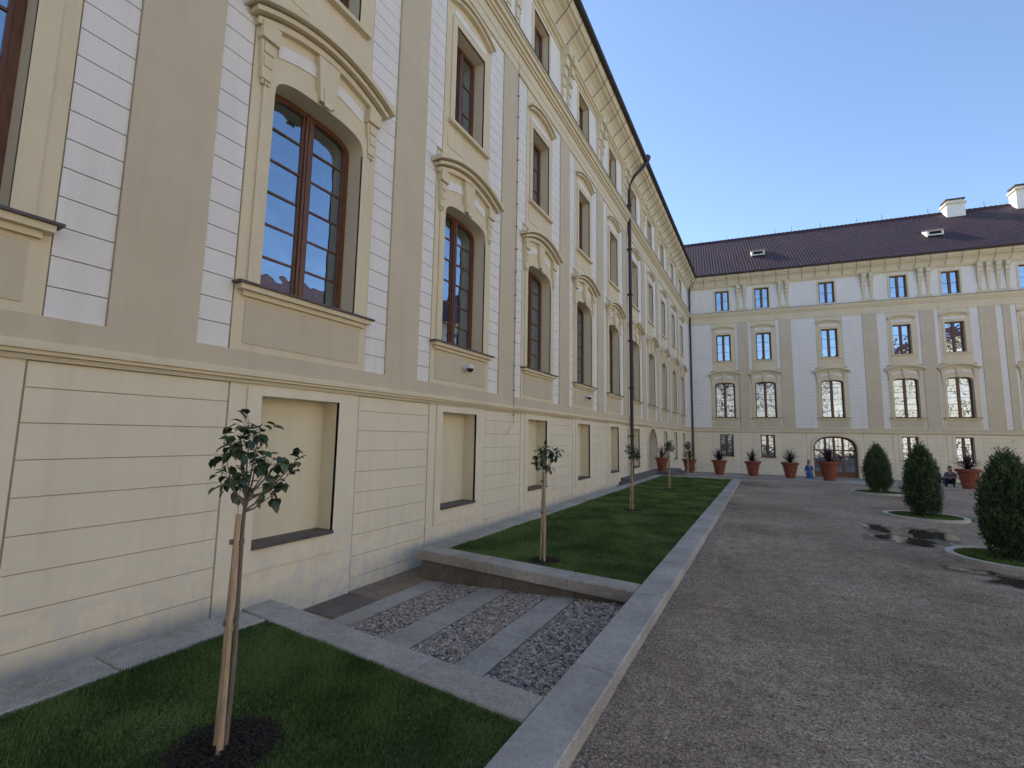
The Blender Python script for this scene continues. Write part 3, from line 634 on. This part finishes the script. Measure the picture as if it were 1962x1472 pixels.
# ------------------------------------------------------------------ thuja shrubs
TH=[leafmat('thuja_dark',(.022,.046,.020),(.042,.078,.032),.6),leafmat('thuja_light',(.075,.125,.048),(.115,.175,.070),.6)]
def shrub(x,y,h,rad,seed):
    r_=np.random.default_rng(seed); e=empty('thuja_shrub',(x,y,0)); n=26000
    # many upright sprays scattered through the crown volume, each a tuft of scale leaves
    ns=520; st=r_.uniform(0,1,ns)**.9; sa=r_.uniform(0,2*np.pi,ns)
    prof=lambda t:np.interp(t,[0,.05,.18,.42,.68,.86,1],[.32,.62,.92,1,.82,.50,.10])
    sr=rad*prof(st)*(1+.08*np.sin(sa*3+st*9+seed)+.08*np.sin(sa*7-st*17))*np.where(r_.uniform(0,1,ns)<.75,r_.uniform(.78,1.0,ns),r_.uniform(.3,.8,ns))
    SC=np.stack([sr*np.cos(sa),sr*np.sin(sa),.16+st*(h-.24)],1); SB=(r_.uniform(0,1,ns)<.42)
    k=r_.integers(0,ns,n); up=r_.normal(0,.10,n); c=SC[k]+np.stack([r_.normal(0,.042,n),r_.normal(0,.042,n),up],1); c[:,2]=np.maximum(c[:,2],.08)
    ang=sa[k]
    d=np.stack([np.cos(ang)*.45,np.sin(ang)*.45,np.full(n,1.0)],1)+r_.normal(0,.35,(n,3)); d/=np.linalg.norm(d,axis=1)[:,None]
    s=np.cross(d,r_.normal(0,1,(n,3))); s/=np.linalg.norm(s,axis=1)[:,None]
    l=r_.uniform(.035,.095,n)[:,None]; w=r_.uniform(.007,.015,n)[:,None]
    V=np.stack([c-s*w,c+s*w,c+d*l],1).reshape(-1,3); mi=(SB[k]&(r_.uniform(0,1,n)<.8))|(up>.13)
    fastmesh('foliage',V,np.arange(3*n).reshape(-1,3),TH,mi.astype(int),False,e)
    B=MB(); B.tube([(0,0,0),(.01,0,.5),(0,0,h*.8)],[.05,.04,.015],BARK,7)
    for k in range(14):
        a=k*2.4; z=.2+k*.1; B.tube([(0,0,z),(rad*.6*math.cos(a),rad*.6*math.sin(a),z+.25)],[.015,.005],BARK,4)
    B.obj('trunk',e)
    B=MB(); ri,ro=.84,.96; m=40
    for k in range(m):
        a0,a1=k*2*math.pi/m,(k+1)*2*math.pi/m
        p=lambda r,a,z:(r*math.cos(a),r*math.sin(a),z)
        B.poly([p(ri,a0,.07),p(ri,a1,.07),p(ro,a1,.07),p(ro,a0,.07)],BORDER);B.poly([p(ro,a0,0),p(ro,a1,0),p(ro,a1,.07),p(ro,a0,.07)],BORDER);B.poly([p(ri,a0,0),p(ri,a1,0),p(ri,a1,.07),p(ri,a0,.07)],BORDER)
        B.poly([p(0,0,.03),p(ri,a0,.03),p(ri,a1,.03)],SOIL)
    B.obj('stone_ring',e)
    n=9000; a=r_.uniform(0,2*np.pi,n); r=.83*np.sqrt(r_.uniform(.03,1,n)); X=r*np.cos(a);Y=r*np.sin(a); b=r_.uniform(0,6.28,n); w=.008
    V=np.stack([np.stack([X-np.cos(b)*w,Y-np.sin(b)*w,np.full(n,.03)],1),np.stack([X+np.cos(b)*w,Y+np.sin(b)*w,np.full(n,.03)],1),np.stack([X+r_.normal(0,.012,n),Y+r_.normal(0,.012,n),.03+r_.uniform(.02,.05,n)],1)],1).reshape(-1,3)
    fastmesh('ring_grass',V,np.arange(3*n).reshape(-1,3),[GB],parent=e)
shrub(4.1,24.9,1.95,.45,1); shrub(3.95,17.8,2.0,.41,2); shrub(3.95,12.2,1.92,.43,5)
# ------------------------------------------------------------------ pots
TERRA=plain('terracotta',(.27,.085,.048),.75,.25,9); SPIKE=leafmat('cordyline_leaf',(.035,.022,.030),(.075,.05,.05),.5)
def pot(x,y,z,s,seed):
    random.seed(seed); e=empty('terracotta_pot',(x,y,z)); e.scale=(s,s,s); e.rotation_euler=(0,0,random.uniform(0,3)); B=MB()
    pr=[(.0,0),(.24,0),(.25,.05),(.235,.07),(.28,.2),(.32,.21),(.32,.25),(.285,.26),(.325,.42),(.365,.43),(.365,.47),(.33,.48),(.365,.64),(.405,.65),(.405,.69),(.375,.70),(.40,.78),(.46,.80),(.48,.84),(.48,.90),(.45,.92),(.40,.92),(.38,.84),(0,.84)]
    m=28
    for (r0,z0),(r1,z1) in zip(pr,pr[1:]):
        for k in range(m):
            a0,a1=k*2*math.pi/m,(k+1)*2*math.pi/m; mt=MULCH if z0==.84 and z1==.84 else TERRA
            B.poly([(r0*math.cos(a0),r0*math.sin(a0),z0),(r0*math.cos(a1),r0*math.sin(a1),z0),(r1*math.cos(a1),r1*math.sin(a1),z1),(r1*math.cos(a0),r1*math.sin(a0),z1)],mt)
    B.obj('pot',e)
    V=[];Fc=[]
    for k in range(110):
        a=random.uniform(0,6.283); el=random.uniform(.15,1.5); Ln=random.uniform(.6,.95); dx,dy=math.cos(a),math.sin(a); w=.024; pos=Vector((0,0,.84+.14*random.random())); ang=el
        for q in range(5):
            ww=max(w*(1-abs(q/4-.35)*1.2) if q<4 else .001,.002)
            V.append(tuple(pos+Vector((-dy,dx,0))*ww)); V.append(tuple(pos-Vector((-dy,dx,0))*ww))
            if q: i=len(V); Fc.append((i-4,i-3,i-1,i-2))
            pos=pos+Vector((dx*math.cos(ang),dy*math.cos(ang),math.sin(ang)))*Ln/4; ang-=random.uniform(.03,.2)*(1.6-el)
    fastmesh('cordyline_plant',V,Fc,[SPIKE],parent=e)
for i,(x,y,z,s) in enumerate(((-5.3,27.9,.296,.82),(-4.35,31.79,.017,.92),(-2.55,31.29,.017,.94),(-.74,31.38,.017,.94),(1.16,31.21,.017,.96),(2.96,30.71,.017,1.12),(8.35,29.87,.017,1.0),(13.2,29.6,.017,1.0))): pot(x,y,z,s,20+i)
# ------------------------------------------------------------------ puddles
def water():
    m,nt,b,o=newmat('puddle_water'); b.inputs['Base Color'].default_value=(.075,.060,.045,1); b.inputs['Roughness'].default_value=.03; b.inputs['Specular IOR Level'].default_value=.8
    n=noise(nt,3,2); bump(nt,n.outputs[0],.03,.01,b); return m
WATER=water(); WET=gravelmat('wet_gravel',(.10,.075,.055),(.22,.17,.12),(.33,.27,.20),.45)
def puddle(x,y,rx,ry,seed,wk=1.3,wet_only=False):
    r=np.random.default_rng(seed); ph=r.uniform(0,6.28,12); m=120
    def outl(k,j0): return [(x+rx*k*math.cos(a)*g,y+ry*k*math.sin(a)*g) for a,g in ((i*2*math.pi/m,1+sum(.26/(j+1)**.8*math.sin((j+2)*i*2*math.pi/m+ph[(j+j0)%12]) for j in range(12))*.8) for i in range(m))]
    e=empty('puddle')
    for nm,k,z,mt in (('wet_edge',wk,.004,WET),('water',1.0,.008,WATER)):
        if wet_only and nm=='water': continue
        z+=seed*.0005
        P=outl(k,0 if nm=='water' else 2); me=bpy.data.meshes.new(nm); me.from_pydata([(x,y,z)]+[(a,b,z) for a,b in P],[],[(0,i+1,(i+1)%m+1) for i in range(m)]); me.materials.append(mt); o=bpy.data.objects.new(nm,me); scn.collection.objects.link(o); o.parent=e
puddle(2.62,13.45,.5,.5,1); puddle(3.3,14.5,.4,.75,2); puddle(2.35,14.9,.25,.5,7); puddle(3.6,10.4,.5,.32,3); puddle(2.75,6.6,.15,.07,6,1.8); puddle(3.2,7.5,.28,.10,5,1.6); puddle(3.0,10.9,.25,.2,8)
# ------------------------------------------------------------------ security cameras
SW=plain('white_plastic',(.75,.75,.73),.35,.03)
SD=plain('smoked_dome',(.02,.02,.02),.1,.1)
for yy in (8.64,16.75):
    e=empty('security_camera',(-5.94,yy,3.66)); B=MB()
    B.tube([(0,0,0),(.05,0,0),(.14,0,.0)],[.07,.05,.04],SW,12); B.tube([(.14,0,.07),(.14,0,-.0),(.14,0,-.02)],[.05,.095,.095],SW,16); B.tube([(.14,0,-.02),(.14,0,-.06),(.14,0,-.09),(.14,0,-.105)],[.085,.075,.045,.01],SD,16); B.obj('dome',e)
# ------------------------------------------------------------------ people
SKIN=plain('skin',(.50,.31,.22),.55,.06)
def cloth(n,c): return plain(n,c,.85,.15,20)
HAIRM=[plain('dark_hair',(.03,.02,.015),.6,.3,60),plain('brown_hair',(.09,.05,.03),.6,.3,60)]
def person(name,loc,rz,seated,top,bot,hair,s=1.0,longhair=True,skirt=False):
    e=empty(name,loc,rz); e.scale=(s,s,s)
    if not seated:
        J={'pel':(0,0,.95,.13),'waist':(0,0,1.12,.115),'chest':(0,.01,1.32,.135),'neck':(0,.0,1.48,.05),'head':(0,-.01,1.56,.045),
        'hipL':(.09,0,.88,.09),'kneeL':(.10,-.03,.50,.058),'ankL':(.10,.03,.10,.038),'toeL':(.11,-.13,.04,.035),
        'hipR':(-.09,0,.88,.09),'kneeR':(-.10,.02,.50,.058),'ankR':(-.10,.08,.10,.038),'toeR':(-.11,-.07,.04,.035),
        'shL':(.17,0,1.41,.055),'elL':(.23,.03,1.14,.04),'wrL':(.22,-.12,.98,.027),'hdL':(.21,-.19,.95,.026),
        'shR':(-.17,0,1.41,.055),'elR':(-.24,.03,1.13,.04),'wrR':(-.25,-.04,.90,.027),'hdR':(-.25,-.06,.81,.026)}; hz=1.62;hy=-.02
    else:
        J={'pel':(0,0,.10,.14),'waist':(0,-.02,.28,.12),'chest':(0,-.06,.48,.135),'neck':(0,-.08,.63,.05),'head':(0,-.10,.70,.045),
        'hipL':(.10,-.05,.10,.09),'kneeL':(.14,-.42,.34,.06),'ankL':(.12,-.55,-.02,.04),'toeL':(.13,-.70,-.06,.035),
        'hipR':(-.10,-.05,.10,.09),'kneeR':(-.16,-.44,.30,.06),'ankR':(-.13,-.50,-.02,.04),'toeR':(-.15,-.66,-.06,.035),
        'shL':(.17,-.06,.56,.055),'elL':(.23,-.15,.32,.04),'wrL':(.12,-.36,.38,.027),'hdL':(.07,-.42,.38,.026),
        'shR':(-.17,-.06,.56,.055),'elR':(-.23,-.16,.33,.04),'wrR':(-.13,-.38,.36,.027),'hdR':(-.08,-.44,.36,.026)}; hz=.76;hy=-.12
        for k in J: J[k]=(J[k][0],J[k][1],J[k][2]+.10,J[k][3])
        hz+=.10
    E=[('pel','waist'),('waist','chest'),('chest','neck'),('neck','head')]
    for q in 'LR': E+= [('pel','hip'+q),('hip'+q,'knee'+q),('knee'+q,'ank'+q),('ank'+q,'toe'+q),('chest','sh'+q),('sh'+q,'el'+q),('el'+q,'wr'+q),('wr'+q,'hd'+q)]
    for q,sg in (('L',1),('R',-1)):
        h=Vector(J['hd'+q][:3]); w=Vector(J['wr'+q][:3]); d=(h-w).normalized(); sd=Vector((1,0,0)) if abs(d.x)<.8 else Vector((0,0,1))
        for k in range(4):
            o=h+sd*(k-1.5)*.019; Lf=(.055,.065,.062,.05)[k]; J[f'f{q}{k}a']=(*(o+d*.03),.009); J[f'f{q}{k}b']=(*(o+d*(.03+Lf)+Vector((0,-.005,-.015))),.0075); E+=[('hd'+q,f'f{q}{k}a'),(f'f{q}{k}a',f'f{q}{k}b')]
        o=w+d*.03-sd*sg*.035; J['t'+q]=(*(o+d*.03),.010); E+=[('wr'+q,'t'+q)]
    names=list(J); idx={k:i for i,k in enumerate(names)}
    me=bpy.data.meshes.new('b'); me.from_pydata([J[k][:3] for k in names],[(idx[a],idx[b]) for a,b in E],[]); ob=bpy.data.objects.new('tmp',me); scn.collection.objects.link(ob)
    sk=ob.modifiers.new('s','SKIN'); sv=me.skin_vertices[0].data
    for i,k in enumerate(names): r=J[k][3]; sv[i].radius=(r*(1.25 if k in('chest','pel','waist') else 1),r); sv[i].use_root=(k=='pel')
    ss=ob.modifiers.new('u','SUBSURF'); ss.levels=2; ss.render_levels=2
    dg=bpy.context.evaluated_depsgraph_get(); m2=bpy.data.meshes.new_from_object(ob.evaluated_get(dg)); bpy.data.objects.remove(ob)
    m2.materials.clear()
    for m in (SKIN,top,bot,IRON): m2.materials.append(m)
    bn=[(Vector(J[a][:3]),Vector(J[b][:3]),a,b) for a,b in E]
    def seg(p):
        best=None
        for a,b,na,nb in bn:
            ab=b-a; t=max(0,min(1,(p-a).dot(ab)/ab.length_squared)); dd=(p-a-ab*t).length
            if best is None or dd<best[0]: best=(dd,na,nb,t)
        return best
    for f_ in m2.polygons:
        f_.use_smooth=True; _,a,b,t=seg(f_.center)
        if b in('waist','chest') or b[:2] in('sh',) or (b[:2]=='el') or (b=='neck' and t<.45): mi=1
        elif b[:3]=='hip' or b[:4]=='knee' or (b[:3]=='ank'): mi=2
        elif b[:3]=='toe': mi=3
        else: mi=0
        f_.material_index=mi
    o=bpy.data.objects.new('body',m2); scn.collection.objects.link(o); o.parent=e
    B=MB(); C=Vector((0,hy,hz+.03))
    def ell(c,r,mt,cut=None,m=14,n=10):
        for i in range(n):
            for k in range(m):
                P=[]
                for (ii,kk) in ((i,k),(i,k+1),(i+1,k+1),(i+1,k)):
                    th=math.pi*ii/n; ph=2*math.pi*kk/m; P.append((c[0]+r[0]*math.sin(th)*math.cos(ph),c[1]+r[1]*math.sin(th)*math.sin(ph),c[2]+r[2]*math.cos(th)))
                if cut and not cut(P): continue
                B.poly([(p[0],-p[1],p[2]) for p in P],mt)
    ell(C,(.075,.092,.112),SKIN); ell(C+Vector((0,-.095,-.015)),(.012,.016,.022),SKIN,m=6,n=5)
    for q in (-1,1): ell(C+Vector((q*.03,-.084,.012)),(.012,.008,.007),IRON,m=6,n=4); ell(C+Vector((q*.076,0,-.01)),(.01,.018,.028),SKIN,m=6,n=5)
    ell(C+Vector((0,-.085,-.055)),(.022,.008,.006),TERRA,m=6,n=4)
    ell(C+Vector((0,.018,.022)),(.088,.10,.115),hair,cut=lambda P:not(sum(p[1] for p in P)/4<C.y-.035 and sum(p[2] for p in P)/4<C.z+.06))
    if longhair: ell(C+Vector((0,.06,-.10)),(.075,.045,.14),hair)
    if skirt:
        m=20
        for k in range(m):
            a0,a1=k*2*math.pi/m,(k+1)*2*math.pi/m
            for (r0,z0,r1,z1) in ((.15,1.08,.20,.88),(.20,.88,.27,.42)):
                g=lambda a:1+.06*math.sin(a*6)
                B.poly([(r0*math.cos(a0),-r0*.8*math.sin(a0),z0),(r0*math.cos(a1),-r0*.8*math.sin(a1),z0),(r1*g(a1)*math.cos(a1),-r1*.8*g(a1)*math.sin(a1),z1),(r1*g(a0)*math.cos(a0),-r1*.8*g(a0)*math.sin(a0),z1)],top)
    B.obj('head_and_hair',e,smooth=True)
BL=cloth('blue_cloth',(.04,.10,.30));DK=cloth('dark_cloth',(.02,.02,.028));GY=cloth('grey_cloth',(.16,.15,.17));PK=cloth('pink_cloth',(.36,.16,.17));JN=cloth('denim',(.05,.08,.15))
person('woman',(2.30,34.5,-.82),.5,False,BL,DK,HAIRM[1],skirt=True)
person('person',(7.35,30.9,.02),.3,True,DK,JN,HAIRM[0]); person('person',(7.95,30.8,.02),-.3,True,GY,DK,HAIRM[0]); person('person',(6.8,30.9,.02),.6,True,PK,DK,HAIRM[1]); person('person',(11.0,32.2,-.82),.2,False,DK,DK,HAIRM[0],longhair=False)
person('person',(10.4,32.0,-.82),-.6,False,GY,JN,HAIRM[1])
# ------------------------------------------------------------------ light
el=math.radians(37)
sd=Vector((-.88*math.cos(el),.475*math.cos(el),math.sin(el))).normalized()
w=bpy.data.worlds.new('World'); scn.world=w; w.use_nodes=True; nt=w.node_tree; bg=nt.nodes['Background']
sky=nt.nodes.new('ShaderNodeTexSky'); sky.sky_type='NISHITA'; sky.sun_disc=False; sky.sun_elevation=math.asin(sd.z); sky.sun_rotation=math.atan2(sd.x,sd.y); sky.air_density=.95; sky.dust_density=.15; sky.ozone_density=2.2
nt.links.new(sky.outputs[0],bg.inputs[0]); bg.inputs[1].default_value=.265
s=bpy.data.lights.new('sun','SUN'); s.energy=8.5; s.angle=math.radians(.5); s.color=(1,.91,.78); so=bpy.data.objects.new('sun',s); scn.collection.objects.link(so); so.rotation_euler=sd.to_track_quat('Z','Y').to_euler()
scn.view_settings.view_transform='Standard'; scn.view_settings.look='None'; scn.view_settings.exposure=0
# ------------------------------------------------------------------ camera
yaw,pitch,roll=.49961,.11134,.01665
Fv=Vector((-math.sin(yaw)*math.cos(pitch),math.cos(yaw)*math.cos(pitch),math.sin(pitch))); R0=Vector((math.cos(yaw),math.sin(yaw),0)); U0=R0.cross(Fv)
R1=R0*math.cos(roll)+U0*math.sin(roll); U1=-R0*math.sin(roll)+U0*math.cos(roll)
M=Matrix(((R1.x,U1.x,-Fv.x,0),(R1.y,U1.y,-Fv.y,0),(R1.z,U1.z,-Fv.z,2.15),(0,0,0,1)))
cam=bpy.data.cameras.new('camera'); co=bpy.data.objects.new('camera',cam); scn.collection.objects.link(co); co.matrix_world=M
cam.sensor_width=36; cam.lens=888.6/1962*36; cam.clip_end=2000; cam.clip_start=.05
scn.camera=co
